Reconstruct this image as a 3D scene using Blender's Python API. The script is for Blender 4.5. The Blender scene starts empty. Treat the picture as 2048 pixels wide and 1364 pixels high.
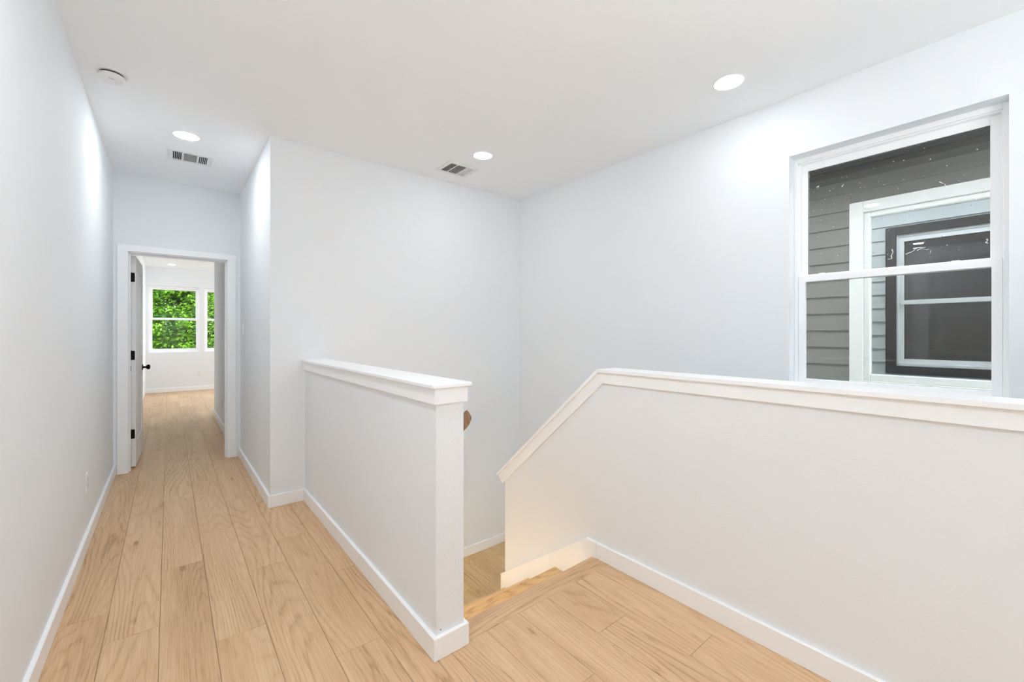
import bpy, bmesh, math, random
from mathutils import Vector, Matrix
import numpy as np
R = random.Random(7)
S = bpy.context.scene
COL = S.collection
PI = math.pi

# ------------------------------------------------------------------ camera, sky, sun, exposure
H_CAM = 1.281
cam_d = bpy.data.cameras.new('camera')
cam_d.sensor_width = 36.0
cam_d.lens = 843.66 / 2048 * 36.0
cam_d.shift_y = -0.0070
cam_d.clip_start = 0.02
cam = bpy.data.objects.new('camera', cam_d)
COL.objects.link(cam)
cam.location = (0, 0, H_CAM)
cam.rotation_euler = (PI / 2, 0, -math.radians(39.13))
S.camera = cam

w = bpy.data.worlds.new('sky')
w.use_nodes = True
bg = w.node_tree.nodes['Background']
bg.inputs[0].default_value = (0.86, 0.94, 1.0, 1)
S.world = w
sun_d = bpy.data.lights.new('sun', 'SUN')
sun_d.color = (1.0, 0.95, 0.86)
sun_d.angle = 0.02
sun = bpy.data.objects.new('sun', sun_d)
COL.objects.link(sun)
sun.rotation_euler = Vector((0.0, 0.5, -0.87)).to_track_quat('-Z', 'Y').to_euler()


# brightness of the light sources
SKY, SUN = 20.5, 8.5
LAMP, LAMP_HALL, LAMP_NEAR, LAMP_BED = 66.0, 165.0, 285.0, 18.0      # ceiling downlight lenses
STEP = 25.0                                                         # light strips under the stair nosings
FILL_REAR = 28.0                                                       # added fill lamp behind the viewer, tilted up at the ceiling
FILL_BED = 41.0                                     # added fill lamp in the unseen part of the bedroom
bg.inputs[1].default_value = SKY
sun_d.energy = SUN


def fill_light(name, loc, aim, sx, sy, power, col=(0.945, 0.985, 1.030)):
    d = bpy.data.lights.new(name, 'AREA')
    d.shape = 'RECTANGLE'
    d.size, d.size_y = sx, sy
    d.energy = power
    d.color = col
    o = bpy.data.objects.new(name, d)
    COL.objects.link(o)
    o.location = loc
    o.rotation_euler = Vector(aim).to_track_quat('-Z', 'Z').to_euler()


# unseen fill lamps, added to brighten the bedroom and the rooms ahead
fill_light('fill_bedroom', (3.85, 10.2, 1.62), (-1, 0, 0), 2.0, 1.40, FILL_BED, (0.88, 0.985, 1.10))
fill_light('fill_behind_viewer', (1.25, -1.1, 1.7), (0, 0.45, 0.9), 1.0, 1.0, FILL_REAR)

S.view_settings.view_transform = 'Standard'
S.view_settings.look = 'None'
S.view_settings.gamma = 1.0
S.view_settings.use_curve_mapping = False
S.view_settings.exposure = 0.12
S.cycles.max_bounces = 24
S.cycles.diffuse_bounces = 16
S.cycles.glossy_bounces = 8
S.cycles.transparent_max_bounces = 24
S.cycles.sample_clamp_indirect = 8

# ------------------------------------------------------------------ measured layout (metres)
XL, XH, XR = -0.390, 0.581, 2.980       # left wall, hall right wall, window wall
YB, YE, YF = 3.543, 5.232, 12.0         # stair back wall, hall end wall, bedroom far wall
YK = -3.2                               # wall behind the camera
ZC = 2.742
XW0, XW1, YW = 0.818, 0.9456, 1.480     # left half wall
XP, XP1 = 1.906, 2.026                  # right half wall
ZCAP = 1.083
TCAP = 0.0165
ZL = -0.926                             # stair landing
ZG = -2.80
TB, HB = 0.017, 0.0896                  # baseboard


# ------------------------------------------------------------------ materials
def new_mat(name):
    m = bpy.data.materials.new(name)
    m.use_nodes = True
    nt = m.node_tree
    b = nt.nodes['Principled BSDF']
    return m, nt, b


def N(nt, t, **kw):
    n = nt.nodes.new(t)
    for k, v in kw.items():
        setattr(n, k, v)
    return n


def mathn(nt, op, a, b=None, c=None):
    n = nt.nodes.new('ShaderNodeMath')
    n.operation = op
    for i, v in enumerate((a, b, c)):
        if v is None:
            continue
        if isinstance(v, (int, float)):
            n.inputs[i].default_value = v
        else:
            nt.links.new(v, n.inputs[i])
    return n.outputs[0]


def paint(name, col, rough=0.6, bump=0.0, scale=160.0, spec=0.35, vary=0.0):
    m, nt, b = new_mat(name)
    b.inputs['Base Color'].default_value = (*col, 1)
    b.inputs['Roughness'].default_value = rough
    b.inputs['Specular IOR Level'].default_value = spec
    tc = N(nt, 'ShaderNodeTexCoord')
    if bump > 0:
        nz = N(nt, 'ShaderNodeTexNoise')
        nz.inputs['Scale'].default_value = scale
        nz.inputs['Detail'].default_value = 3
        nt.links.new(tc.outputs['Object'], nz.inputs['Vector'])
        bp = N(nt, 'ShaderNodeBump')
        bp.inputs['Strength'].default_value = bump
        bp.inputs['Distance'].default_value = 0.004
        nt.links.new(nz.outputs['Fac'], bp.inputs['Height'])
        nt.links.new(bp.outputs['Normal'], b.inputs['Normal'])
    if vary > 0:
        nz = N(nt, 'ShaderNodeTexNoise')
        nz.inputs['Scale'].default_value = 3.0
        nt.links.new(tc.outputs['Object'], nz.inputs['Vector'])
        mx = N(nt, 'ShaderNodeMixRGB')
        mx.inputs[1].default_value = (*[c * (1 - vary) for c in col], 1)
        mx.inputs[2].default_value = (*[min(1, c * (1 + vary)) for c in col], 1)
        nt.links.new(nz.outputs['Fac'], mx.inputs[0])
        nt.links.new(mx.outputs[0], b.inputs['Base Color'])
    return m


def emit(name, col, strength):
    m, nt, b = new_mat(name)
    b.inputs['Base Color'].default_value = (0.9, 0.9, 0.9, 1)
    b.inputs['Emission Color'].default_value = (*col, 1)
    b.inputs['Emission Strength'].default_value = strength
    return m


def wood(name, c_dark, c_mid, c_light, rough=0.42):
    """oak laminate: grain runs along the object's own Y, every plank differs"""
    m, nt, b = new_mat(name)
    L = nt.links.new
    tc = N(nt, 'ShaderNodeTexCoord')
    oi = N(nt, 'ShaderNodeObjectInfo')
    off = N(nt, 'ShaderNodeVectorMath', operation='MULTIPLY')
    cx = N(nt, 'ShaderNodeCombineXYZ')
    for i in range(3):
        L(oi.outputs['Random'], cx.inputs[i])
    L(cx.outputs[0], off.inputs[0])
    off.inputs[1].default_value = (37.0, 91.0, 53.0)
    add = N(nt, 'ShaderNodeVectorMath', operation='ADD')
    L(tc.outputs['Object'], add.inputs[0])
    L(off.outputs[0], add.inputs[1])
    P = add.outputs[0]

    def scaled(v):
        s = N(nt, 'ShaderNodeVectorMath', operation='MULTIPLY')
        L(P, s.inputs[0])
        s.inputs[1].default_value = v
        return s.outputs[0]

    def noise(v, sc=1.0, det=2.0, rg=0.5, dist=0.0):
        n = N(nt, 'ShaderNodeTexNoise')
        n.inputs['Scale'].default_value = sc
        n.inputs['Detail'].default_value = det
        n.inputs['Roughness'].default_value = rg
        n.inputs['Distortion'].default_value = dist
        L(scaled(v), n.inputs['Vector'])
        return n.outputs['Fac']
    # contour lines of a slow, stretched field make the cathedral figure
    field = noise((3.6, 0.36, 1.0), 1.0, 1.0, 0.4)
    warp = noise((60.0, 4.0, 1.0), 1.0, 3.0, 0.6)
    mask = noise((5.0, 0.5, 9.0), 1.0, 1.0, 0.5)
    f2 = mathn(nt, 'ADD', mathn(nt, 'MULTIPLY', field, 34.0), mathn(nt, 'MULTIPLY', warp, 1.1))
    ring = mathn(nt, 'PINGPONG', f2, 0.5)
    ring = mathn(nt, 'POWER', mathn(nt, 'MULTIPLY', ring, 2.0), 3.0)
    ring = mathn(nt, 'MULTIPLY', ring, mathn(nt, 'POWER', mask, 1.5))
    fibre = noise((150.0, 4.0, 20.0), 1.0, 4.0, 0.65)
    fine = noise((420.0, 14.0, 20.0), 1.0, 2.0, 0.6)
    tone = noise((9.0, 0.8, 1.0), 1.0, 2.0, 0.5)
    v = mathn(nt, 'MULTIPLY', ring, -0.40)
    v = mathn(nt, 'ADD', v, mathn(nt, 'MULTIPLY', fibre, 0.52))
    v = mathn(nt, 'ADD', v, mathn(nt, 'MULTIPLY', fine, 0.26))
    v = mathn(nt, 'ADD', v, mathn(nt, 'MULTIPLY', tone, 0.40))
    v = mathn(nt, 'ADD', v, mathn(nt, 'MULTIPLY', oi.outputs['Random'], 0.09))
    # a few small dark knots
    vo = N(nt, 'ShaderNodeTexVoronoi')
    vo.inputs['Scale'].default_value = 1.0
    L(scaled((6.5, 1.9, 1.0)), vo.inputs['Vector'])
    kd = N(nt, 'ShaderNodeMapRange')
    kd.inputs['From Min'].default_value = 0.02
    kd.inputs['From Max'].default_value = 0.10
    kd.inputs['To Min'].default_value = 1.0
    kd.inputs['To Max'].default_value = 0.0
    L(vo.outputs['Distance'], kd.inputs['Value'])
    sep = N(nt, 'ShaderNodeSeparateColor')
    L(vo.outputs['Color'], sep.inputs[0])
    kn = mathn(nt, 'MULTIPLY', kd.outputs[0], mathn(nt, 'GREATER_THAN', sep.outputs[0], 0.55))
    v = mathn(nt, 'SUBTRACT', v, mathn(nt, 'MULTIPLY', kn, 0.42))
    cr = N(nt, 'ShaderNodeValToRGB')
    cr.color_ramp.elements[0].position = 0.31
    cr.color_ramp.elements[0].color = (*c_dark, 1)
    cr.color_ramp.elements[1].position = 0.76
    cr.color_ramp.elements[1].color = (*c_light, 1)
    e = cr.color_ramp.elements.new(0.53)
    e.color = (*c_mid, 1)
    L(v, cr.inputs[0])
    L(cr.outputs[0], b.inputs['Base Color'])
    b.inputs['Roughness'].default_value = rough
    b.inputs['Specular IOR Level'].default_value = 0.35
    bp = N(nt, 'ShaderNodeBump')
    bp.inputs['Strength'].default_value = 0.12
    bp.inputs['Distance'].default_value = 0.002
    L(fibre, bp.inputs['Height'])
    L(bp.outputs['Normal'], b.inputs['Normal'])
    return m


def pane_mat(name, f0, through, mirror=(1, 1, 1), dirt=False):
    """one face of a glass pane: Schlick reflection over straight-through light"""
    m = bpy.data.materials.new(name)
    m.use_nodes = True
    nt = m.node_tree
    nt.nodes.clear()
    L = nt.links.new
    out = N(nt, 'ShaderNodeOutputMaterial')
    ge = N(nt, 'ShaderNodeNewGeometry')
    dot = N(nt, 'ShaderNodeVectorMath', operation='DOT_PRODUCT')
    L(ge.outputs['Normal'], dot.inputs[0])
    L(ge.outputs['Incoming'], dot.inputs[1])
    c = mathn(nt, 'ABSOLUTE', dot.outputs['Value'])
    k = mathn(nt, 'POWER', mathn(nt, 'SUBTRACT', 1.0, c), 5.0)
    fac = mathn(nt, 'ADD', mathn(nt, 'MULTIPLY', k, 1.0 - f0), f0)
    tr = N(nt, 'ShaderNodeBsdfTransparent')
    tr.inputs[0].default_value = (*through, 1)
    gl = N(nt, 'ShaderNodeBsdfGlossy')
    gl.inputs['Roughness'].default_value = 0.0
    gl.inputs[0].default_value = (*mirror, 1)
    mx = N(nt, 'ShaderNodeMixShader')
    L(fac, mx.inputs[0])
    L(tr.outputs[0], mx.inputs[1])
    L(gl.outputs[0], mx.inputs[2])
    last = mx.outputs[0]
    if dirt:
        tc = N(nt, 'ShaderNodeTexCoord')
        vo = N(nt, 'ShaderNodeTexVoronoi')
        vo.inputs['Scale'].default_value = 48.0
        L(tc.outputs['Object'], vo.inputs['Vector'])
        sp = N(nt, 'ShaderNodeSeparateColor')
        L(vo.outputs['Color'], sp.inputs[0])
        size = mathn(nt, 'MULTIPLY', mathn(nt, 'POWER', sp.outputs[0], 4.0), 0.16)
        mr = N(nt, 'ShaderNodeMath', operation='LESS_THAN')
        L(vo.outputs['Distance'], mr.inputs[0])
        L(size, mr.inputs[1])
        df = N(nt, 'ShaderNodeBsdfDiffuse')
        df.inputs[0].default_value = (0.8, 0.8, 0.8, 1)
        m2 = N(nt, 'ShaderNodeMixShader')
        L(mathn(nt, 'MULTIPLY', mr.outputs[0], 0.6), m2.inputs[0])
        L(last, m2.inputs[1])
        L(df.outputs[0], m2.inputs[2])
        last = m2.outputs[0]
    L(last, out.inputs[0])
    return m


WALL = paint('wall_paint', (0.835, 0.864, 0.888), 0.75, 0.12, 130.0, 0.25)
WALL_ROUGH = paint('wall_paint_coarse', (0.835, 0.864, 0.888), 0.6, 0.40, 95.0, 0.3)
CEIL = paint('ceiling_paint', (0.910, 0.926, 0.936), 0.85, 0.15, 130.0, 0.2)
TRIM = paint('trim_paint', (0.940, 0.960, 0.975), 0.38, 0.0, 1, 0.4)
DOORP = paint('door_paint', (0.92, 0.925, 0.93), 0.42, 0.0, 1, 0.5)
VINYL = paint('white_vinyl', (0.955, 0.960, 0.965), 0.32, 0.0, 1, 0.4)
PLASTIC = paint('white_plastic', (0.84, 0.84, 0.84), 0.35, 0.0, 1, 0.45)
ENAMEL = paint('white_enamel', (0.80, 0.80, 0.80), 0.4, 0.0, 1, 0.4)
BLACK = paint('black_metal', (0.006, 0.006, 0.006), 0.45, 0.0, 1, 0.2)
DARK = paint('duct_dark', (0.012, 0.012, 0.012), 0.9)
SLOT = paint('slot_dark', (0.03, 0.03, 0.03), 0.8)
OAK = wood('oak_plank', (0.40, 0.242, 0.122), (0.62, 0.405, 0.228), (0.76, 0.535, 0.33))
OAK_STAIR = wood('oak_stair', (0.40, 0.24, 0.11), (0.61, 0.405, 0.205), (0.75, 0.54, 0.30))
RAILWOOD = wood('oak_rail', (0.14, 0.075, 0.035), (0.25, 0.145, 0.075), (0.36, 0.23, 0.13), 0.35)
SUB = paint('subfloor', (0.16, 0.11, 0.07), 0.9)
LENS = emit('lamp_lens', (0.945, 0.985, 1.030), LAMP)
LENS_HALL = emit('lamp_lens_hall', (0.945, 0.985, 1.030), LAMP_HALL)
LENS_NEAR = emit('lamp_lens_near', (0.945, 0.985, 1.030), LAMP_NEAR)
LENS_BED = emit('lamp_lens_bedroom', (0.945, 0.985, 1.030), LAMP_BED)
STEPLENS = emit('step_lens', (1.0, 0.82, 0.50), STEP)
SIDING = paint('grey_siding', (0.24, 0.230, 0.205), 0.65, 0.3, 60.0, 0.3, 0.06)
SIDING2 = paint('pale_blue_siding', (0.66, 0.69, 0.69), 0.65, 0.3, 60.0, 0.3, 0.05)
EAVE = paint('eave_shade_grey', (0.055, 0.055, 0.05), 0.7, 0.2, 60.0)  # shade under the overhang put into a darker grey
FRIEZE = paint('frieze_shade_grey', (0.12, 0.118, 0.105), 0.65)  # grey darkened to stand in for the soffit's shade on the frieze
EXTRIM = paint('exterior_white', (0.88, 0.875, 0.83), 0.5)
BROWN = paint('dark_brown_trim', (0.035, 0.032, 0.026), 0.6)
ROOFM = paint('roof_shingle', (0.06, 0.06, 0.06), 0.9, 0.5, 40.0)
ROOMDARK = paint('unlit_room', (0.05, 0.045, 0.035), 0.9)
GROUND = paint('ground_gravel', (0.20, 0.19, 0.17), 0.95, 0.5, 30.0)
GLASS = pane_mat('window_glass', 0.045, (0.52, 0.52, 0.515))
GLASS_D = pane_mat('window_glass_dusty', 0.045, (0.52, 0.52, 0.515), (1, 1, 1), True)
MIRROR = pane_mat('coated_glass', 0.73, (0.35, 0.35, 0.33), (0.94, 0.98, 1.0))
SMEAR = paint('tape_residue', (0.75, 0.76, 0.76), 0.7)
BARK = paint('bark', (0.09, 0.065, 0.045), 0.9, 0.6, 30.0)


def leaf_mat(name, a, b_):
    m, nt, b = new_mat(name)
    nz = N(nt, 'ShaderNodeTexNoise')
    nz.inputs['Scale'].default_value = 2.2
    nz.inputs['Detail'].default_value = 4
    tc = N(nt, 'ShaderNodeTexCoord')
    nt.links.new(tc.outputs['Object'], nz.inputs['Vector'])
    cr = N(nt, 'ShaderNodeValToRGB')
    cr.color_ramp.elements[0].position = 0.35
    cr.color_ramp.elements[0].color = (*a, 1)
    cr.color_ramp.elements[1].position = 0.65
    cr.color_ramp.elements[1].color = (*b_, 1)
    nt.links.new(nz.outputs['Fac'], cr.inputs[0])
    nt.links.new(cr.outputs[0], b.inputs['Base Color'])
    b.inputs['Roughness'].default_value = 0.55
    b.inputs['Specular IOR Level'].default_value = 0.2
    return m


LEAF_A = leaf_mat('leaf_bright', (0.025, 0.11, 0.006), (0.20, 0.40, 0.022))
LEAF_B = leaf_mat('leaf_deep', (0.012, 0.07, 0.010), (0.08, 0.24, 0.02))


# ------------------------------------------------------------------ mesh helpers
def B():
    return bmesh.new()


def box(bm, x0, x1, y0, y1, z0, z1, bev=0.0, mat=0):
    vs = [bm.verts.new(c) for c in ((x0, y0, z0), (x1, y0, z0), (x1, y1, z0), (x0, y1, z0),
                                    (x0, y0, z1), (x1, y0, z1), (x1, y1, z1), (x0, y1, z1))]
    fs = [bm.faces.new([vs[i] for i in q]) for q in ((0, 3, 2, 1), (4, 5, 6, 7), (0, 1, 5, 4),
                                                     (1, 2, 6, 5), (2, 3, 7, 6), (3, 0, 4, 7))]
    for f in fs:
        f.material_index = mat
    if bev > 0:
        es = list({e for f in fs for e in f.edges})
        bmesh.ops.bevel(bm, geom=es, offset=bev, segments=1, affect='EDGES')
    return vs


def prism(bm, poly, axis, a, b):
    """polygon in the other two axes (in xyz order), extruded along axis from a to b"""
    def P(p, t):
        c = [p[0], p[1]]
        c.insert(axis, t)
        return c
    A = [bm.verts.new(P(p, a)) for p in poly]
    Bv = [bm.verts.new(P(p, b)) for p in poly]
    n = len(poly)
    fs = [bm.faces.new(A), bm.faces.new(Bv[::-1])]
    for i in range(n):
        fs.append(bm.faces.new((A[i], Bv[i], Bv[(i + 1) % n], A[(i + 1) % n])))
    bmesh.ops.recalc_face_normals(bm, faces=fs)
    return fs


def lathe(bm, prof, n=40, c=(0, 0, 0), axis=2, caps=True):
    """profile [(radius, height)...] revolved about the axis through c"""
    rings = []
    for r, h in prof:
        ring = []
        for k in range(n):
            t = 2 * PI * k / n
            a, b_ = r * math.cos(t), r * math.sin(t)
            co = {2: (a, b_, h), 0: (h, a, b_), 1: (a, h, b_)}[axis]
            ring.append(bm.verts.new((co[0] + c[0], co[1] + c[1], co[2] + c[2])))
        rings.append(ring)
    fs = []
    for i in range(len(rings) - 1):
        for k in range(n):
            fs.append(bm.faces.new((rings[i][k], rings[i][(k + 1) % n], rings[i + 1][(k + 1) % n], rings[i + 1][k])))
    if caps:
        fs.append(bm.faces.new(rings[0]))
        fs.append(bm.faces.new(rings[-1]))
    bmesh.ops.recalc_face_normals(bm, faces=fs)
    return fs


def obj(name, bm, mat, parent=None, loc=(0, 0, 0), rot=0.0, smooth=False):
    me = bpy.data.meshes.new(name)
    bmesh.ops.recalc_face_normals(bm, faces=bm.faces)
    bm.to_mesh(me)
    bm.free()
    for m in (mat if isinstance(mat, (list, tuple)) else [mat]):
        me.materials.append(m)
    if smooth:
        for p in me.polygons:
            p.use_smooth = True
        me.set_sharp_from_angle(angle=math.radians(35))
    o = bpy.data.objects.new(name, me)
    COL.objects.link(o)
    o.location = loc
    o.rotation_euler = (0, 0, rot)
    if parent:
        o.parent = parent
    return o


def tag(o, label, cat=None, group=None, kind=None):
    o['label'] = label
    if cat:
        o['category'] = cat
    if group:
        o['group'] = group
    if kind:
        o['kind'] = kind
    return o


def empty(name, loc=(0, 0, 0), rot=0.0):
    o = bpy.data.objects.new(name, None)
    o.empty_display_size = 0.1
    COL.objects.link(o)
    o.location = loc
    o.rotation_euler = (0, 0, rot)
    return o


def struct(name, bm, mat, label, cat):
    return tag(obj(name, bm, mat), label, cat, kind='structure')


def copy_tree(o, parent=None):
    c = o.copy()
    COL.objects.link(c)
    if parent:
        c.parent = parent
    for ch in list(o.children):
        copy_tree(ch, c)
    return c


# ------------------------------------------------------------------ floor: oak planks as pieces
fb = B()
for r in ((XL, XW0, YK, YB), (XL, 0.70, YB, 8.2), (XL, 3.9, 8.2, YF), (XW0, XP, YK, 1.545)):
    box(fb, r[0], r[1], r[2], r[3], -0.30, -0.0125)
floor = struct('floor', fb, SUB, 'light oak plank floor running down the upstairs hall and landing', 'floor')
PW = 0.1823
X0 = -0.3953
joint = {0: 2.67, 1: 2.41, 2: 2.955, 3: 2.135, 4: 2.66, 5: 2.947, 6: 2.364, 7: 1.90, 8: 2.25, 9: 2.02,
         10: 1.166, 11: 0.855, 12: 1.65}
PL = 1.212
GAP = 0.0006


def plank_mesh(wd, ln, mat=None):
    mat = mat or OAK
    key = (round(wd, 4), round(ln, 4), mat.name)
    if key in plank_mesh.cache:
        return plank_mesh.cache[key]
    bm = B()
    hw, hl, c = wd / 2 - GAP, ln / 2 - GAP, 0.0015
    lo = [bm.verts.new((sx * hw, sy * hl, -0.012)) for sx, sy in ((-1, -1), (1, -1), (1, 1), (-1, 1))]
    mi = [bm.verts.new((sx * hw, sy * hl, -c * 0.6)) for sx, sy in ((-1, -1), (1, -1), (1, 1), (-1, 1))]
    hi = [bm.verts.new((sx * (hw - c), sy * (hl - c), 0)) for sx, sy in ((-1, -1), (1, -1), (1, 1), (-1, 1))]
    bm.faces.new(hi)
    for a, b_ in ((lo, mi), (mi, hi)):
        for i in range(4):
            bm.faces.new((a[i], a[(i + 1) % 4], b_[(i + 1) % 4], b_[i]))
    bmesh.ops.recalc_face_normals(bm, faces=bm.faces)
    me = bpy.data.meshes.new('plank')
    bm.to_mesh(me)
    bm.free()
    me.materials.append(mat)
    plank_mesh.cache[key] = me
    return me


plank_mesh.cache = {}


def lay(parent, k, x0, x1, ya, yb, z=0.0, mat=None):
    """planks of column k between ya and yb"""
    j = joint.get(k, 1.0 + 0.37 * k % 1.1)
    y = j - PL * math.ceil((j - ya) / PL)
    while y < yb - 1e-4:
        s, e = max(y, ya), min(y + PL, yb)
        if e - s > 0.01:
            o = bpy.data.objects.new('plank', plank_mesh(x1 - x0, e - s, mat))
            COL.objects.link(o)
            o.location = ((x0 + x1) / 2, (s + e) / 2, z)
            o.parent = parent
        y += PL


for k in range(24):
    a, b_ = X0 + PW * k, X0 + PW * (k + 1)
    if b_ < 0.71:
        lay(floor, k, max(a, XL), b_, YK, YF)
    elif k == 6:
        lay(floor, k, a, XW0, YK, YB)
        lay(floor, k, a, b_, 8.2, YF)
    else:
        if a < XP:
            lay(floor, k, a, min(b_, XP), YK, YW)
        lay(floor, k, a, min(b_, 3.9), 8.2, YF)
# strip in front of the half wall end between x = .818 and .88
lay(floor, 6, XW0, X0 + PW * 7, YK, YW)

# ------------------------------------------------------------------ walls and ceiling
def wall(name, boxes, label, mat=None):
    bm = B()
    for b_ in boxes:
        box(bm, *b_)
    return struct(name, bm, mat or WALL, label, 'wall')


wall('wall_left', [(XL - 0.12, XL, YK - 0.1, YF + 0.16, -0.012, ZC)], 'long plain white wall along the left of the hall')
wall('wall_hall_right', [(XH, XH + 0.13, YB + 0.12, YE, 0, ZC)], 'short white wall on the right of the hall before the door')
wall('wall_stair_back', [(XH, XR, YB, YB + 0.12, 0, ZC), (XW0, XR, YB, YB + 0.12, ZG, 0)],
     'white wall across the back of the stairwell')
DX0, DX1, DZ = -0.289, 0.467, 2.04       # casing inner edges
wall('wall_end', [(XL, DX0 - 0.02, YE, YE + 0.12, 0, ZC), (DX1 + 0.02, 0.70, YE, YE + 0.12, 0, ZC),
                  (DX0 - 0.02, DX1 + 0.02, YE, YE + 0.12, DZ + 0.02, ZC)], 'white wall at the hall end around the doorway')
# window wall with opening
WY0, WY1, WZ0, WZ1 = 0.062, 0.944, 0.925, 2.378
wr = wall('wall_right', [(XR, XR + 0.16, YK - 0.1, WY0, ZG, ZC), (XR, XR + 0.16, WY1, YB + 0.12, ZG, ZC),
                         (XR, XR + 0.16, WY0, WY1, ZG, WZ0), (XR, XR + 0.16, WY0, WY1, WZ1, ZC)],
          'white stairwell wall on the right holding the large window')
wall('wall_rear', [(XL - 0.12, XR, YK - 0.12, YK, ZG, ZC)], 'white wall behind the viewer')
FX = [(-0.336, 0.542), (0.638, 1.516)]
FZ0, FZ1 = 0.873, 2.335
wall('wall_bedroom_far', [(XL, FX[0][0], YF, YF + 0.16, 0, ZC), (FX[0][1], FX[1][0], YF, YF + 0.16, 0, ZC),
                          (FX[1][1], 4.0, YF, YF + 0.16, 0, ZC)] +
     [(a, b_, YF, YF + 0.16, z0, z1) for a, b_ in FX for z0, z1 in ((0, FZ0), (FZ1, ZC))],
     'white bedroom wall with two windows seen through the doorway')
wall('wall_bedroom_right', [(0.562, 0.70, YE + 0.12, 8.2, 0, ZC)], 'white wall just inside the bedroom on the right')
wall('wall_bedroom_side', [(3.9, 4.0, 8.1, YF, 0, ZC), (0.70, 3.9, 8.08, 8.2, 0, ZC)], 'white far side walls of the bedroom')
bm = B()
box(bm, XL - 0.12, XR + 0.16, YK - 0.12, 8.3, ZC, ZC + 0.12)
box(bm, XL - 0.12, 4.0, 8.3, YF + 0.16, ZC, ZC + 0.12)
struct('ceiling', bm, CEIL, 'flat white ceiling over the hall and stairwell', 'ceiling')
bm = B()
box(bm, XL - 0.5, XR + 0.42, YK - 0.5, YF + 0.5, ZC + 0.12, ZC + 0.30)
struct('roof', bm, ROOFM, 'roof slab with eaves over the house', 'roof')
bm = B()
box(bm, 0.80, XR, YK, YB, ZG - 0.1, ZG)
struct('floor_lower', bm, SUB, 'floor at the foot of the stairs', 'floor')
bm = B()
box(bm, XW0, XW1, 1.545, YB, ZG, -0.012)
struct('wall_stair_left', bm, WALL, 'white wall beside the stairs under the left half wall', 'wall')

# left half wall with cap, apron
bm = B()
box(bm, XW0, XW1, YW, YB, -0.012, ZCAP - TCAP)
hl = struct('wall_half_left', bm, [WALL, WALL_ROUGH], 'freestanding white half wall between the hall and the stairs', 'wall')
for p in hl.data.polygons:
    if p.normal.y < -0.9:
        p.material_index = 1
oc, ta = 0.0262, 0.0124
bm = B()
box(bm, XW0 - oc, XW1 + oc, YW - oc, YB, ZCAP - TCAP, ZCAP, 0.0025)
obj('cap', bm, TRIM, hl)
bm = B()
za = 1.0032
prism(bm, [(XW0 - ta, YB), (XW0 - ta, YW - ta), (XW1 + ta, YW - ta), (XW1 + ta, YB), (XW1, YB), (XW1, YW), (XW0, YW), (XW0, YB)],
      2, za, ZCAP - TCAP)
obj('apron', bm, TRIM, hl)
bm = B()
lathe(bm, [(0.0022, 0), (0.0022, 0.001)], 10, (0.8385, YW - 0.001, 0.105), 1)
obj('nail_hole', bm, SLOT, hl)

# right half wall: level, then down along the stairs
T0, T1 = (1.553, ZCAP - 0.003), (2.496, 0.246)
dd = Vector((T1[0] - T0[0], T1[1] - T0[1])).normalized()
nn = Vector((-dd.y, dd.x))
th = math.tan(math.atan2(-dd.y, dd.x) / 2)


def line(t):
    return [(YK, T0[1] - t), (T0[0] - th * t, T0[1] - t), (T1[0] - nn.x * t, T1[1] - nn.y * t)]


def at_y(t, y):
    a, b_ = line(t)[1], line(t)[2]
    return a[1] + (b_[1] - a[1]) * (y - a[0]) / (b_[0] - a[0])


bm = B()
lw = line(TCAP)
prism(bm, [(YK, 0.0), lw[0], lw[1], (2.424, at_y(TCAP, 2.424)), (2.424, ZG), (1.545, ZG), (1.545, 0)], 0, XP, XP1)
box(bm, XP, XP1, YK, 1.545, ZG, 0)
hr = struct('wall_half_right', bm, WALL, 'white half wall sloping down the stairs in front of the window', 'wall')
bm = B()
prism(bm, line(0) + line(TCAP)[::-1], 0, XP - oc, XP1 + oc)
obj('cap', bm, TRIM, hr)
for a, b_ in ((XP - ta, XP), (XP1, XP1 + ta)):
    bm = B()
    prism(bm, line(TCAP) + line(0.078)[::-1], 0, a, b_)
    obj('apron', bm, TRIM, hr)


# ------------------------------------------------------------------ baseboards
def base(name, boxes, label, z=0.0):
    bm = B()
    for x0, x1, y0, y1 in boxes:
        box(bm, x0, x1, y0, y1, z, z + HB, 0.002)
    return struct(name, bm, TRIM, label, 'baseboard')


base('baseboard_left', [(XL, XL + TB, YK, YE - 0.0)], 'white baseboard along the left hall wall')
base('baseboard_hall_right', [(XH - TB, XH, YB - TB, YE)], 'white baseboard along the right hall wall')
base('baseboard_corner', [(XH, XW0 - TB, YB - TB, YB)], 'short white baseboard between hall corner and half wall')
base('baseboard_half_left', [(XW0 - TB, XW0, YW - TB, YB), (XW0, XW1, YW - TB, YW), (XW1, XW1 + TB, YW - TB, 1.545)],
     'white baseboard wrapping the foot of the left half wall')
base('baseboard_half_right', [(XP - TB, XP, YK, 1.565)], 'white baseboard along the right half wall')
base('baseboard_landing', [(XW1, XR, YB - TB, YB)], 'white baseboard behind the stair landing', ZL)
base('baseboard_bedroom_far', [(XL, 3.9, YF - TB, YF)], 'white baseboard under the bedroom windows')
base('baseboard_bedroom_right', [(0.562 - TB, 0.562, YE + 0.14, 8.2)], 'white baseboard inside the bedroom doorway')
base('baseboard_rear', [(XL + TB, XP, YK, YK + TB)], 'white baseboard on the wall behind the viewer')

# ------------------------------------------------------------------ staircase
NOSE = [1.595, 1.895, 2.152, 2.410, 2.667]
RISE = 0.1852
st = tag(empty('staircase', (1.42, 1.595, ZL)), 'oak staircase going down from the landing between the half walls', 'staircase')
L0 = Vector(st.location)


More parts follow.
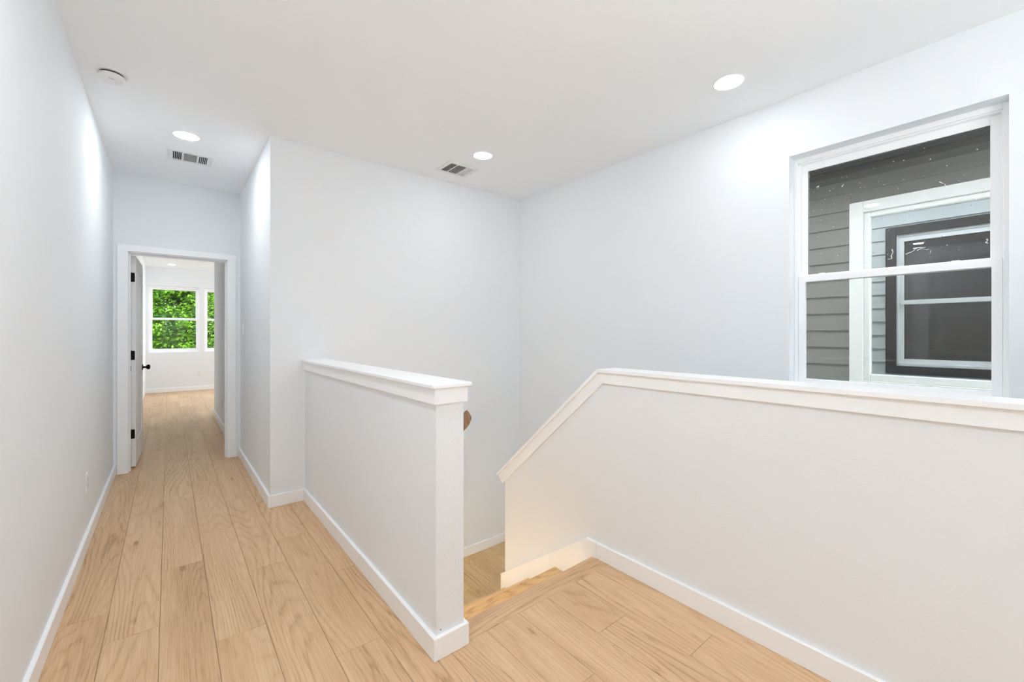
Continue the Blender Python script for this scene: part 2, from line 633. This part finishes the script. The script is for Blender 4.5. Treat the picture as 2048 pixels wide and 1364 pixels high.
def spart(name, x0, x1, y0, y1, z0, z1, mat, bev=0.0, rot=False):
    """board centred on its own origin; rot turns the grain across the stairs"""
    bm = B()
    hx, hy, hz = (x1 - x0) / 2, (y1 - y0) / 2, (z1 - z0) / 2
    if rot:
        hx, hy = hy, hx
    box(bm, -hx, hx, -hy, hy, -hz, hz, bev)
    c = Vector(((x0 + x1) / 2, (y0 + y1) / 2, (z0 + z1) / 2)) - L0
    return obj(name, bm, mat, st, c, PI / 2 if rot else 0.0)


spart('nosing', XW1 + 0.001, XP - 0.001, YW + 0.0005, NOSE[0], -0.024, 0.0005, OAK, 0.004, True)
for k in range(5):
    zt = -RISE * k
    if k:
        spart('tread', XW1 + 0.001, XP - 0.001, NOSE[k - 1] - 0.025, NOSE[k], zt - 0.026, zt, OAK_STAIR, 0.005, True)
    # warm light strip tucked under the nosing in front of the riser
    spart('light_strip', XW1 + 0.05, XP - 0.22, NOSE[k] - 0.025, NOSE[k] - 0.012, zt - 0.034, zt - 0.0265, STEPLENS)
    spart('riser', XW1 + 0.001, XP - 0.001, NOSE[k] - 0.042, NOSE[k] - 0.027, zt - RISE, zt - 0.026, TRIM)
bm = B()
prism(bm, [(1.5655, -0.93), (1.5655, HB), (1.636, HB), (2.450, -0.475), (2.450, -0.93)], 0, XP - 0.019, XP)
skr = obj('skirt_board', bm, TRIM, st, -L0)
bm = B()
box(bm, XW1, XR, 2.64, YB, ZL - 0.2, ZL - 0.0125)
lf = struct('floor_landing', bm, SUB, 'small oak landing at the turn of the stairs', 'floor')
x = XW1
i = 30
while x < XR - 0.01:
    lay(lf, i, x, min(x + PW, XR), 2.64, YB, ZL, OAK_STAIR)
    x += PW
    i += 1

# handrail on the stair side of the left half wall
hd = tag(empty('handrail', (1.0, 1.55, 0.9)), 'oak handrail end showing past the left half wall', 'handrail')
bm = B()
sl = Vector((0, 0.817, -0.577)).normalized()
up = Vector((0, 0.577, 0.817))
pr = [(-0.022, 0.014), (-0.022, -0.016), (-0.016, -0.030), (-0.008, -0.032), (0.004, -0.022), (0.012, -0.010), (0.0155, -0.003), (0.0155, 0.003),
      (0.012, 0.009), (-0.002, 0.026), (-0.008, 0.030), (-0.016, 0.028)]
ra = []
for t in (-0.03, 1.35):
    ring = []
    for px, pz in pr:
        q = Vector((px, 0, 0)) + up * pz
        f = (t * sl.y - (q.y)) / sl.y if t < 0 else t     # plumb cut at the near end
        q = q + sl * f
        ring.append(bm.verts.new(q))
    ra.append(ring)
n = len(pr)
for k in range(n):
    bm.faces.new((ra[0][k], ra[0][(k + 1) % n], ra[1][(k + 1) % n], ra[1][k]))
bm.faces.new(ra[0][::-1])
bm.faces.new(ra[1])
obj('rail', bm, RAILWOOD, hd)
for t in (0.25, 1.1):
    c = sl * t - up * 0.03
    bm = B()
    box(bm, XW1 - 1.0, 0.006, c.y - 0.008, c.y + 0.008, c.z - 0.03, c.z - 0.014, 0.002)
    box(bm, -0.008, 0.008, c.y - 0.008, c.y + 0.008, c.z - 0.02, c.z + 0.004, 0.002)
    obj('bracket', bm, BLACK, hd)

# ------------------------------------------------------------------ doorway trim and door
td = tag(empty('trim_1', (0, YE, 0)), 'white casing and jamb around the bedroom doorway', 'door frame', kind='structure')
CW = 0.075
HT = 0.058


def tpart(name, x0, x1, y0, y1, z0, z1, mat=None, bev=0.002):
    bm = B()
    box(bm, x0, x1, y0 - YE, y1 - YE, z0, z1, bev)
    return obj(name, bm, mat or TRIM, td)


tpart('casing', DX0 - CW, DX0, YE - 0.018, YE, 0.002, DZ)
tpart('casing', DX1, DX1 + CW, YE - 0.018, YE, 0.002, DZ)
tpart('head_casing', DX0 - CW, DX1 + CW, YE - 0.018, YE, DZ, DZ + HT)
JX0, JX1, JZ = DX0 + 0.003, DX1 - 0.006, DZ - 0.010
tpart('jamb', JX0 - 0.014, JX0, YE, YE + 0.125, 0, JZ)
tpart('jamb', JX1, JX1 + 0.014, YE, YE + 0.125, 0, JZ)
tpart('head_jamb', JX0, JX1, YE, YE + 0.125, JZ, JZ + 0.014)
tpart('door_stop', JX0, JX0 + 0.010, YE + 0.045, YE + 0.082, 0, JZ - 0.01)
tpart('door_stop', JX1 - 0.010, JX1, YE + 0.045, YE + 0.082, 0, JZ - 0.01)
tpart('door_stop', JX0, JX1, YE + 0.045, YE + 0.082, JZ - 0.010, JZ)
tpart('strike_plate', JX0 + 0.0095, JX0 + 0.0115, YE + 0.055, YE + 0.080, 0.93, 0.985, BLACK, 0.0)
tpart('casing', JX0 - 0.075, JX0, YE + 0.12, YE + 0.135, 0.002, JZ)
tpart('casing', JX1, JX1 + 0.075, YE + 0.12, YE + 0.135, 0.002, JZ)
tpart('head_casing', JX0 - 0.075, JX1 + 0.075, YE + 0.12, YE + 0.135, JZ, JZ + 0.07)

# door slab, swung a quarter turn into the bedroom
DXA, DYA = -0.279, 5.405
dr = tag(empty('door_1', (DXA, DYA, 0.012), -0.030), 'white panelled bedroom door standing open, black hinges and knob', 'door', kind='structure')
TD, WD, HD = 0.035, 0.74, 2.012
bm = B()
st_ = 0.115
z1, z2, z3, z4 = 0.235, 0.845, 1.045, HD - 0.115
box(bm, 0, TD, 0, st_, 0, HD, 0.001)
box(bm, 0, TD, WD - st_, WD, 0, HD, 0.001)
for a, b_ in ((0, z1), (z2, z3), (z4, HD)):
    box(bm, 0, TD, st_, WD - st_, a, b_, 0.001)
obj('slab', bm, DOORP, dr)
for a, b_ in ((z1, z2), (z3, z4)):
    bm = B()
    box(bm, 0.009, TD - 0.009, st_ - 0.002, WD - st_ + 0.002, a - 0.002, b_ + 0.002)
    for xa, xb in ((0.003, 0.0095), (TD - 0.0095, TD - 0.003)):
        box(bm, xa, xb, st_ + 0.055, WD - st_ - 0.055, a + 0.055, b_ - 0.055, 0.003)
    obj('door_panel', bm, DOORP, dr)
for zc in (1.820, 1.076, 0.325):
    hz = zc - 0.012
    bm = B()
    prism(bm, [(-0.004, hz - 0.044), (0.022, hz - 0.044), (0.027, hz - 0.039), (0.027, hz + 0.039), (0.022, hz + 0.044), (-0.004, hz + 0.044)],
          1, -0.0025, -0.0002)
    h = obj('hinge', bm, BLACK, dr)
    bm = B()
    for q in range(5):
        lathe(bm, [(0.0058, hz - 0.044 + 0.0178 * q), (0.0058, hz - 0.044 + 0.0178 * q + 0.0165)], 14, (-0.0075, -0.005, 0))
    obj('barrel', bm, BLACK, h)
kz = 0.92 - 0.012
kb = B()
ky = WD - 0.065
lathe(kb, [(0.031, TD), (0.031, TD + 0.006), (0.012, TD + 0.009), (0.010, TD + 0.030), (0.020, TD + 0.036), (0.0265, TD + 0.046),
           (0.0265, TD + 0.056), (0.020, TD + 0.064), (0.006, TD + 0.067)], 28, (0, ky, kz), 0)
obj('knob', kb, BLACK, dr, smooth=True)
bm = B()
lathe(bm, [(0.031, 0), (0.031, -0.006), (0.010, -0.009), (0.010, -0.030), (0.0265, -0.046), (0.020, -0.064), (0.006, -0.067)], 28, (0, ky, kz), 0)
obj('knob', bm, BLACK, dr, smooth=True)


# ------------------------------------------------------------------ windows
def make_window(name, loc, rot, u0, u1, z0, z1, zm, label, glass_up, glass_lo, ext=None):
    """single-hung vinyl window; local x across, y outwards from the room face, z up"""
    root = tag(empty(name, loc, rot), label, 'window', kind='structure')
    d0, d1 = 0.088, 0.165

    def part(n, boxes, mat=VINYL, bev=0.002, par=None):
        bm = B()
        for b_ in boxes:
            box(bm, *b_, bev)
        return obj(n, bm, mat, par or root)
    fs, fh = 0.020, 0.028
    part('frame', [(u0, u0 + fs, d0, d1, z0, z1), (u1 - fs, u1, d0, d1, z0, z1), (u0 + fs, u1 - fs, d0, d1, z1 - fh, z1),
                   (u0 + fs, u1 - fs, d0, d1, z0, z0 + 0.030)])
    part('jamb_liner', [(u0 + fs, u0 + fs + 0.006, d0 + 0.012, d1 - 0.006, zm + 0.02, z1 - fh), (u1 - fs - 0.006, u1 - fs, d0 + 0.012, d1 - 0.006, zm + 0.02, z1 - fh),
                        (u0 + fs, u1 - fs, d0 + 0.012, d1 - 0.006, z1 - fh - 0.006, z1 - fh)], bev=0.001)
    a, b_ = u0 + fs + 0.001, u1 - fs - 0.001
    sw = 0.036
    lo = part('lower_sash', [(a, a + sw, 0.096, 0.126, z0 + 0.03, zm + 0.018), (b_ - sw, b_, 0.096, 0.126, z0 + 0.03, zm + 0.018),
                             (a + sw, b_ - sw, 0.096, 0.126, zm - 0.018, zm + 0.018), (a + sw, b_ - sw, 0.096, 0.126, z0 + 0.03, z0 + 0.078)])
    part('pane', [(a + sw - 0.004, b_ - sw + 0.004, 0.110, 0.114, z0 + 0.072, zm - 0.014)], glass_lo, 0.0, lo)
    a2, b2 = u0 + fs + 0.006, u1 - fs - 0.006
    upq = part('upper_sash', [(a2, a2 + sw, 0.129, 0.158, zm - 0.018, z1 - fh - 0.006), (b2 - sw, b2, 0.129, 0.158, zm - 0.018, z1 - fh - 0.006),
                              (a2 + sw, b2 - sw, 0.129, 0.158, zm - 0.018, zm + 0.030), (a2 + sw, b2 - sw, 0.129, 0.158, z1 - fh - 0.050, z1 - fh - 0.006)])
    pu = part('pane', [(a2 + sw - 0.004, b2 - sw + 0.004, 0.142, 0.146, zm + 0.026, z1 - fh - 0.046)], glass_up, 0.0, upq)
    part('gasket', [(a2 + sw, b2 - sw, 0.1395, 0.1415, z1 - fh - 0.0535, z1 - fh - 0.050), (a2 + sw, a2 + sw + 0.0025, 0.1395, 0.1415, zm + 0.03, z1 - fh - 0.05)],
         SLOT, 0.0, upq)
    for f in (0.16, 0.80):
        uc = u0 + (u1 - u0) * f
        part('sash_lock', [(uc - 0.032, uc + 0.032, 0.100, 0.124, zm + 0.018, zm + 0.023), (uc - 0.016, uc + 0.016, 0.104, 0.120, zm + 0.023, zm + 0.030)], VINYL, 0.002, lo)
    return root, pu


W1, pane1 = make_window('window_1', (XR, 0, 0), -PI / 2, -WY1, -WY0, WZ0, WZ1, 1.622,
                        'large white single-hung window over the right half wall, dusty glass', GLASS_D, GLASS)
# tape residue and smears left on the upper pane (local: x = -Y, z up)
def smear(pts, wd):
    bm = B()
    for i in range(len(pts) - 1):
        (a, az), (b_, bz) = pts[i], pts[i + 1]
        d = Vector((b_ - a, bz - az))
        if d.length < 1e-6:
            continue
        d.normalize()
        p = Vector((-d.y, d.x)) * wd * (0.5 if i % 2 else 1.0)
        A, C = Vector((a, az)), Vector((b_, bz))
        qs = [A + p, A - p, C - p * 0.6, C + p * 0.6]
        lo_ = [bm.verts.new((q.x, 0.1412, q.y)) for q in qs]
        hi_ = [bm.verts.new((q.x, 0.1419, q.y)) for q in qs]
        bm.faces.new(lo_)
        bm.faces.new(hi_[::-1])
        for k in range(4):
            bm.faces.new((lo_[k], lo_[(k + 1) % 4], hi_[(k + 1) % 4], hi_[k]))
    obj('smear', bm, SMEAR, pane1.parent)


smear([(-0.487, 1.752), (-0.482, 1.735), (-0.490, 1.718), (-0.487, 1.700), (-0.505, 1.698)], 0.0022)
smear([(-0.430, 1.716), (-0.405, 1.726), (-0.380, 1.745)], 0.0020)
smear([(-0.400, 1.742), (-0.372, 1.744), (-0.352, 1.741)], 0.0035)
smear([(-0.385, 1.730), (-0.368, 1.738), (-0.350, 1.728), (-0.340, 1.730)], 0.0020)
smear([(-0.333, 1.722), (-0.334, 1.710), (-0.337, 1.704)], 0.0012)
smear([(-0.136, 1.748), (-0.132, 1.740), (-0.140, 1.732), (-0.131, 1.726)], 0.0030)
smear([(-0.300, 2.075), (-0.286, 2.062)], 0.0013)
smear([(-0.282, 2.060), (-0.274, 2.040)], 0.0008)
smear([(-0.180, 1.960), (-0.168, 1.950)], 0.0015)
smear([(-0.840, 2.190), (-0.826, 2.198), (-0.832, 2.180)], 0.0018)
smear([(-0.712, 2.160), (-0.704, 2.172)], 0.0020)

W2, _ = make_window('window_2', (0, YF, 0), 0, FX[0][0], FX[0][1], FZ0, FZ1, 1.606,
                    'left white bedroom window looking out on green trees', GLASS, GLASS)
W3, _ = make_window('window_3', (0, YF, 0), 0, FX[1][0], FX[1][1], FZ0, FZ1, 1.606,
                    'right bedroom window mostly hidden by the bedroom wall', GLASS, GLASS)


# ------------------------------------------------------------------ ceiling lights, vents, detector
def downlight(x, y, label, lens=None):
    o = tag(empty('recessed_downlight', (x, y, ZC)), label, 'light', 'recessed ceiling lights')
    bm = B()
    lathe(bm, [(0.084, -0.0002), (0.084, -0.003), (0.081, -0.0050), (0.0640, -0.0036), (0.0626, -0.0030), (0.0626, -0.0002)], 48, caps=False)
    obj('trim_ring', bm, PLASTIC, o, smooth=True)
    bm = B()
    lathe(bm, [(0.0625, -0.0010), (0.0625, -0.0040), (0.056, -0.0062)], 48)
    obj('lens', bm, lens or LENS, o)
    return o


DL0 = downlight(2.521, 1.105, 'round recessed ceiling light nearest the window')
downlight(1.995, 2.832, 'round recessed ceiling light in front of the stair wall')
downlight(0.101, 3.926, 'round recessed ceiling light in the hall beside the vent', LENS_HALL)
downlight(0.048, 11.4, 'small round ceiling light in the bedroom past the doorway', LENS_BED)
downlight(0.06, 1.14, 'round recessed ceiling light above the viewer', LENS_NEAR)
downlight(2.2, 10.0, 'round ceiling light deep in the bedroom', LENS_BED)
downlight(0.06, -1.65, 'round recessed ceiling light behind the viewer over the hall', LENS_NEAR)




def vent(x, y, label, wd=0.225, hd_=0.185):
    o = tag(empty('ceiling_vent', (x, y, ZC)), label, 'vent', 'ceiling air vents')
    fw, fh = 0.300, 0.255
    a, b_, c, d = -fw / 2, fw / 2, -fh / 2, fh / 2
    e, f = wd / 2, hd_ / 2
    bm = B()
    for r in ((a, -e, c, d), (e, b_, c, d), (-e, e, c, -f), (-e, e, f, d)):
        box(bm, *r, -0.006, -0.0002)
    x1, x2 = -e + wd * 0.285, e - wd * 0.285
    for xd in (x1, x2):
        box(bm, xd - 0.005, xd + 0.005, -f, f, -0.006, -0.001)
    obj('frame', bm, ENAMEL, o)
    bm = B()
    box(bm, -e, e, -f, f, -0.0012, -0.0004)
    obj('duct', bm, DARK, o)

    def slat(cx_, cy_, ln, along_y, sgn):
        bm = B()
        t, wdt = 0.0012, (0.0068 if along_y else 0.0080)
        ang = math.radians(52 if along_y else 42) * sgn
        ca, sa = math.cos(ang), math.sin(ang)
        prof = [(-wdt / 2, -t / 2), (wdt / 2, -t / 2), (wdt / 2, t / 2), (-wdt / 2, t / 2)]
        prof = [(p * ca - q * sa, p * sa + q * ca) for p, q in prof]
        if along_y:
            prism(bm, [(p, q) for p, q in prof], 1, -ln / 2, ln / 2)
        else:
            prism(bm, [(p, q) for p, q in prof], 0, -ln / 2, ln / 2)
        obj('slat', bm, ENAMEL, o, (cx_, cy_, -0.0054))
    n = 5
    for i in range(n):
        slat(-e + (i + 0.75) * (x1 + e - 0.004) / n, 0, 2 * f, True, 1)
        slat(x2 + 0.004 + (i + 0.25) * (e - x2 - 0.004) / n, 0, 2 * f, True, -1)
    m = 13
    for i in range(m):
        slat((x1 + x2) / 2, -f + (i + 0.5) * 2 * f / m, x2 - x1 - 0.010, False, 1)
    for xs in (a + 0.012, b_ - 0.012):
        bm = B()
        lathe(bm, [(0.0028, -0.0078), (0.0028, -0.0055)], 12, (xs, 0, 0))
        obj('screw', bm, SLOT, o)
    return o


vent(0.138, 4.395, 'white slotted air vent in the hall ceiling')
vent(1.985, 3.210, 'white slotted air vent in the ceiling by the stair wall')

sd = tag(empty('smoke_detector', (-0.247, 3.245, ZC)), 'round white smoke detector on the ceiling at the left', 'smoke detector')
bm = B()
lathe(bm, [(0.069, -0.0002), (0.069, -0.006), (0.066, -0.010), (0.040, -0.010)], 48, caps=True)
obj('base', bm, PLASTIC, sd, smooth=True)
bm = B()
lathe(bm, [(0.0500, -0.010), (0.0500, -0.0200)], 48)
obj('gap', bm, SLOT, sd)
bm = B()
lathe(bm, [(0.0555, -0.0190), (0.0565, -0.026), (0.0535, -0.038), (0.047, -0.044), (0.030, -0.0465), (0.004, -0.0470)], 48)
body = obj('body', bm, PLASTIC, sd, smooth=True)
bm = B()
box(bm, -0.012, 0.012, -0.0305, -0.0275, -0.0472, -0.0460)
obj('slot', bm, paint('grey_print', (0.3, 0.3, 0.3)), body)
bm = B()
lathe(bm, [(0.010, -0.0460), (0.010, -0.0480), (0.008, -0.0486)], 20, (0.022, 0.005, 0))
obj('button', bm, PLASTIC, body)


# ------------------------------------------------------------------ outlets and switch
def outlet(name, loc, rot, label, cat, switch=False):
    """plate in the local xz plane, facing -y"""
    o = tag(empty(name, loc, rot), label, cat)
    bm = B()
    box(bm, -0.037, 0.037, -0.006, 0, -0.0585, 0.0585, 0.0025)
    obj('cover_plate', bm, PLASTIC, o)
    if switch:
        bm = B()
        prism(bm, [(-0.0065, -0.034), (-0.0095, 0.0), (-0.0065, 0.034), (-0.0055, 0.034), (-0.0055, -0.034)], 0, -0.0165, 0.0165)
        obj('rocker', bm, PLASTIC, o)
    else:
        for zz in (-0.0195, 0.0195):
            bm = B()
            box(bm, -0.0165, 0.0165, -0.0082, -0.006, zz - 0.014, zz + 0.014, 0.001)
            r = obj('receptacle', bm, PLASTIC, o)
            bm = B()
            for xx in (-0.006, 0.006):
                box(bm, xx - 0.0011, xx + 0.0011, -0.0085, -0.0080, zz - 0.002, zz + 0.006)
            lathe(bm, [(0.0022, -0.0085), (0.0022, -0.0080)], 10, (0, 0, zz - 0.008), 1)
            obj('slot', bm, SLOT, r)
    return o


outlet('wall_outlet', (XL, 3.62, 0.376), PI / 2, 'white power outlet low on the left hall wall', 'outlet')
outlet('light_switch', (XH, 4.985, 1.337), -PI / 2, 'white light switch on the hall wall right of the doorway', 'switch', True)
outlet('wall_outlet', (0.545, YF, 0.360), 0, 'white outlet below the bedroom windows', 'outlet')
outlet('wall_outlet', (0.562, 6.86, 0.345), -PI / 2, 'white outlet on the bedroom wall inside the doorway', 'outlet')

# ------------------------------------------------------------------ outside: own cladding, neighbour, trees
EX = 0.1527
bm = B()
box(bm, XR + 0.16, 9.0, -12, 30, ZG - 0.4, ZG - 0.2)
box(bm, -12, XR + 0.16, YF + 0.16, 30, ZG - 0.4, ZG - 0.2)
struct('ground', bm, GROUND, 'bare ground outside between the houses', 'ground')


def lap(parent, xf, sgn, z, y0, y1, mat, base_):
    """one lap board on face x = xf, butt at z, leaning out by sgn"""
    bm = B()
    hl_ = (y1 - y0) / 2
    prism(bm, [(0.0, 0.0), (sgn * 0.016, 0.0), (sgn * 0.001, EX + 0.012), (0.0, EX + 0.012)], 1, -hl_, hl_)
    obj('siding_board', bm, mat, parent, Vector((xf, (y0 + y1) / 2, z)) - base_)


# own outside face: pale lap siding, dark trim round the window
zz = 2.49
while zz > -1.2:
    if zz < WZ1 + 0.09 and zz + EX > WZ0 - 0.09:
        lap(wr, XR + 0.16, 1, zz, -1.7, WY0 - 0.088, SIDING2, Vector((0, 0, 0)))
        lap(wr, XR + 0.16, 1, zz, WY1 + 0.088, 3.6, SIDING2, Vector((0, 0, 0)))
    else:
        lap(wr, XR + 0.16, 1, zz, -1.7, 3.6, SIDING2, Vector((0, 0, 0)))
    zz -= EX
for r in ((WY0 - 0.09, WY0, WZ0 - 0.09, WZ1 + 0.09), (WY1, WY1 + 0.09, WZ0 - 0.09, WZ1 + 0.09), (WY0, WY1, WZ1, WZ1 + 0.09),
          (WY0, WY1, WZ0 - 0.09, WZ0)):
    bm = B()
    box(bm, XR + 0.16, XR + 0.185, r[0], r[1], r[2], r[3], 0.002)
    obj('exterior_trim', bm, BROWN, wr)

NX = 4.69
nb = tag(empty('neighbor_house', (NX, 0, ZG)), 'grey lap-sided house close outside the window', 'house')
NB = Vector(nb.location)
NY0, NY1, NZ0, NZ1 = 0.0, 0.917, 0.89, 2.335      # window frame outer
TW = 0.095
zz = 2.535
while zz > ZG - 0.1:
    top = min(zz + EX, 2.66)
    if zz < NZ1 + TW - 0.01 and zz + EX > NZ0 - TW:
        lap(nb, NX + 0.013, -1, zz, NY1 + TW - 0.004, 5.5, SIDING, NB)
        lap(nb, NX + 0.013, -1, zz, -3.5, NY0 - TW + 0.004, SIDING, NB)
    else:
        lap(nb, NX + 0.013, -1, zz, -3.5, 5.5, SIDING, NB)
    zz -= EX


def npart(name, boxes, mat, par=None, bev=0.0):
    bm = B()
    for b_ in boxes:
        box(bm, b_[0] - NB.x, b_[1] - NB.x, b_[2], b_[3], b_[4] - NB.z, b_[5] - NB.z, bev)
    return obj(name, bm, mat, par or nb)


xb = NX + 0.013
npart('wall', [(xb, xb + 0.15, -3.5, NY0, ZG, 2.9), (xb, xb + 0.15, NY1, 5.5, ZG, 2.9), (xb, xb + 0.15, NY0, NY1, ZG, NZ0), (xb, xb + 0.15, NY0, NY1, NZ1, 2.9)], SIDING)
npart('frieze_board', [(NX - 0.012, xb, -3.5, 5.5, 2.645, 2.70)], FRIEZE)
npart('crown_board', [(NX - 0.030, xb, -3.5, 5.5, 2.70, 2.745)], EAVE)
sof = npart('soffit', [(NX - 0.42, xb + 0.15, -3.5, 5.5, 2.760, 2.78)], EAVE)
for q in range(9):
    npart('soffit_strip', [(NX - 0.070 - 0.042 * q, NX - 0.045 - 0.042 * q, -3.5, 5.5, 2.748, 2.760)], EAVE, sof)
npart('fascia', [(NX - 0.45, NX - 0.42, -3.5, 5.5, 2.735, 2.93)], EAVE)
npart('roof', [(NX - 0.50, NX + 3.5, -3.6, 5.6, 2.93, 3.05)], ROOFM)
npart('trim_board', [(NX - 0.022, xb, NY1, NY1 + TW, NZ0 - 0.015, NZ1 + TW)], EXTRIM, None, 0.003)
npart('trim_board', [(NX - 0.022, xb, NY0 - TW, NY0, NZ0 - 0.015, NZ1 + TW)], EXTRIM, None, 0.003)
npart('trim_board', [(NX - 0.022, xb, NY0, NY1, NZ1, NZ1 + TW)], EXTRIM, None, 0.003)
npart('sill_board', [(NX - 0.024, xb, NY0 - TW, NY1 + TW, NZ0 - 0.11, NZ0 - 0.015)], EXTRIM, None, 0.003)
wf = 0.046
wn = npart('window_frame', [(NX - 0.004, NX + 0.07, NY0, NY0 + wf, NZ0 - 0.015, NZ1), (NX - 0.004, NX + 0.07, NY1 - wf, NY1, NZ0 - 0.015, NZ1),
                            (NX - 0.004, NX + 0.07, NY0 + wf, NY1 - wf, NZ1 - wf, NZ1), (NX - 0.004, NX + 0.07, NY0 + wf, NY1 - wf, NZ0 - 0.015, NZ0 + wf - 0.002)],
           EXTRIM, None, 0.006)
npart('pane', [(NX + 0.030, NX + 0.036, NY0 + wf - 0.005, NY1 - wf + 0.005, NZ0 + wf - 0.006, NZ1 - wf + 0.005)], MIRROR, wn)
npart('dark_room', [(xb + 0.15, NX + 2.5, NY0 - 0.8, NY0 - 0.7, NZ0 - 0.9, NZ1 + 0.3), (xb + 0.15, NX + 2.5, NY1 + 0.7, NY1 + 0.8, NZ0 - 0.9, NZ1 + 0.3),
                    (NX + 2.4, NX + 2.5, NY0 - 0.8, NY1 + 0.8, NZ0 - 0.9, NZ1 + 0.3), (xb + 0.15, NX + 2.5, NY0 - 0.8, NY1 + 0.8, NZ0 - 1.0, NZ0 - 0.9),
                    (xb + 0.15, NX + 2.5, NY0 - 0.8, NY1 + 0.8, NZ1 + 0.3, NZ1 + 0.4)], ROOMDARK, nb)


def tree(x, y, h, rad, seed, mat, label, nleaf=9000):
    root = tag(empty('tree', (x, y, ZG - 0.2)), label, 'tree', 'trees outside the bedroom window')
    rg = np.random.default_rng(seed)
    bm = B()
    lathe(bm, [(0.17, 0), (0.13, 1.2), (0.10, h * 0.5), (0.03, h * 0.85)], 10)
    for q in range(6):
        a = q * 1.05 + seed
        p0 = Vector((0, 0, h * (0.30 + 0.07 * q)))
        p1 = p0 + Vector((math.cos(a), math.sin(a), 0.6)) * rad * 0.7
        d = (p1 - p0).normalized()
        s1 = d.orthogonal().normalized()
        s2 = d.cross(s1)
        r0, r1 = [], []
        for k in range(6):
            t = k * PI / 3
            v = s1 * math.cos(t) + s2 * math.sin(t)
            r0.append(bm.verts.new(p0 + v * 0.05))
            r1.append(bm.verts.new(p1 + v * 0.015))
        for k in range(6):
            bm.faces.new((r0[k], r0[(k + 1) % 6], r1[(k + 1) % 6], r1[k]))
    obj('trunk', bm, BARK, root)
    # leaves gathered in tufts through the crown
    nt_ = 420
    tuft = []
    while len(tuft) < nt_:
        p = rg.uniform(-1, 1, 3)
        r = np.linalg.norm(p)
        if 0.35 < r < 1:
            tuft.append((p[0] * rad, p[1] * rad, h * 0.55 + p[2] * h * 0.47))
    tuft = np.array(tuft)
    idx = rg.integers(0, nt_, nleaf)
    c = tuft[idx] + rg.normal(0, 1, (nleaf, 3)) * np.array([0.20, 0.20, 0.13])
    nrm = rg.normal(0, 0.55, (nleaf, 3)) + np.array([0, 0, 1.0])
    nrm /= np.linalg.norm(nrm, axis=1)[:, None]
    t1 = np.cross(nrm, rg.normal(0, 1, (nleaf, 3)))
    t1 /= np.linalg.norm(t1, axis=1)[:, None]
    t2 = np.cross(nrm, t1)
    sz = rg.uniform(0.035, 0.075, nleaf)[:, None]
    vs = np.stack([c - t1 * sz, c - t2 * sz * 0.5, c + t1 * sz, c + t2 * sz * 0.5], 1).reshape(-1, 3)
    fs = np.arange(nleaf * 4).reshape(-1, 4)
    me = bpy.data.meshes.new('foliage')
    me.from_pydata(vs.tolist(), [], fs.tolist())
    me.materials.append(mat)
    o = bpy.data.objects.new('foliage', me)
    o['kind'] = 'stuff'
    COL.objects.link(o)
    o.parent = root


tree(0.3, 17.6, 8.0, 1.75, 3, LEAF_A, 'bright green tree filling the left bedroom window', 85000)
tree(5.0, 18.0, 8.2, 1.7, 5, LEAF_A, 'bright green tree to the right of the bedroom windows', 14000)
tree(-4.4, 18.2, 8.4, 1.7, 8, LEAF_A, 'bright green tree to the left of the bedroom windows', 14000)
tree(0.8, 23.0, 9.4, 1.9, 11, LEAF_B, 'deep green tree right behind the one filling the window', 45000)
tree(5.6, 23.4, 9.0, 1.8, 13, LEAF_B, 'deep green tree further back on the right', 14000)
tree(-4.2, 23.2, 9.2, 1.8, 17, LEAF_B, 'deep green tree further back on the left', 14000)
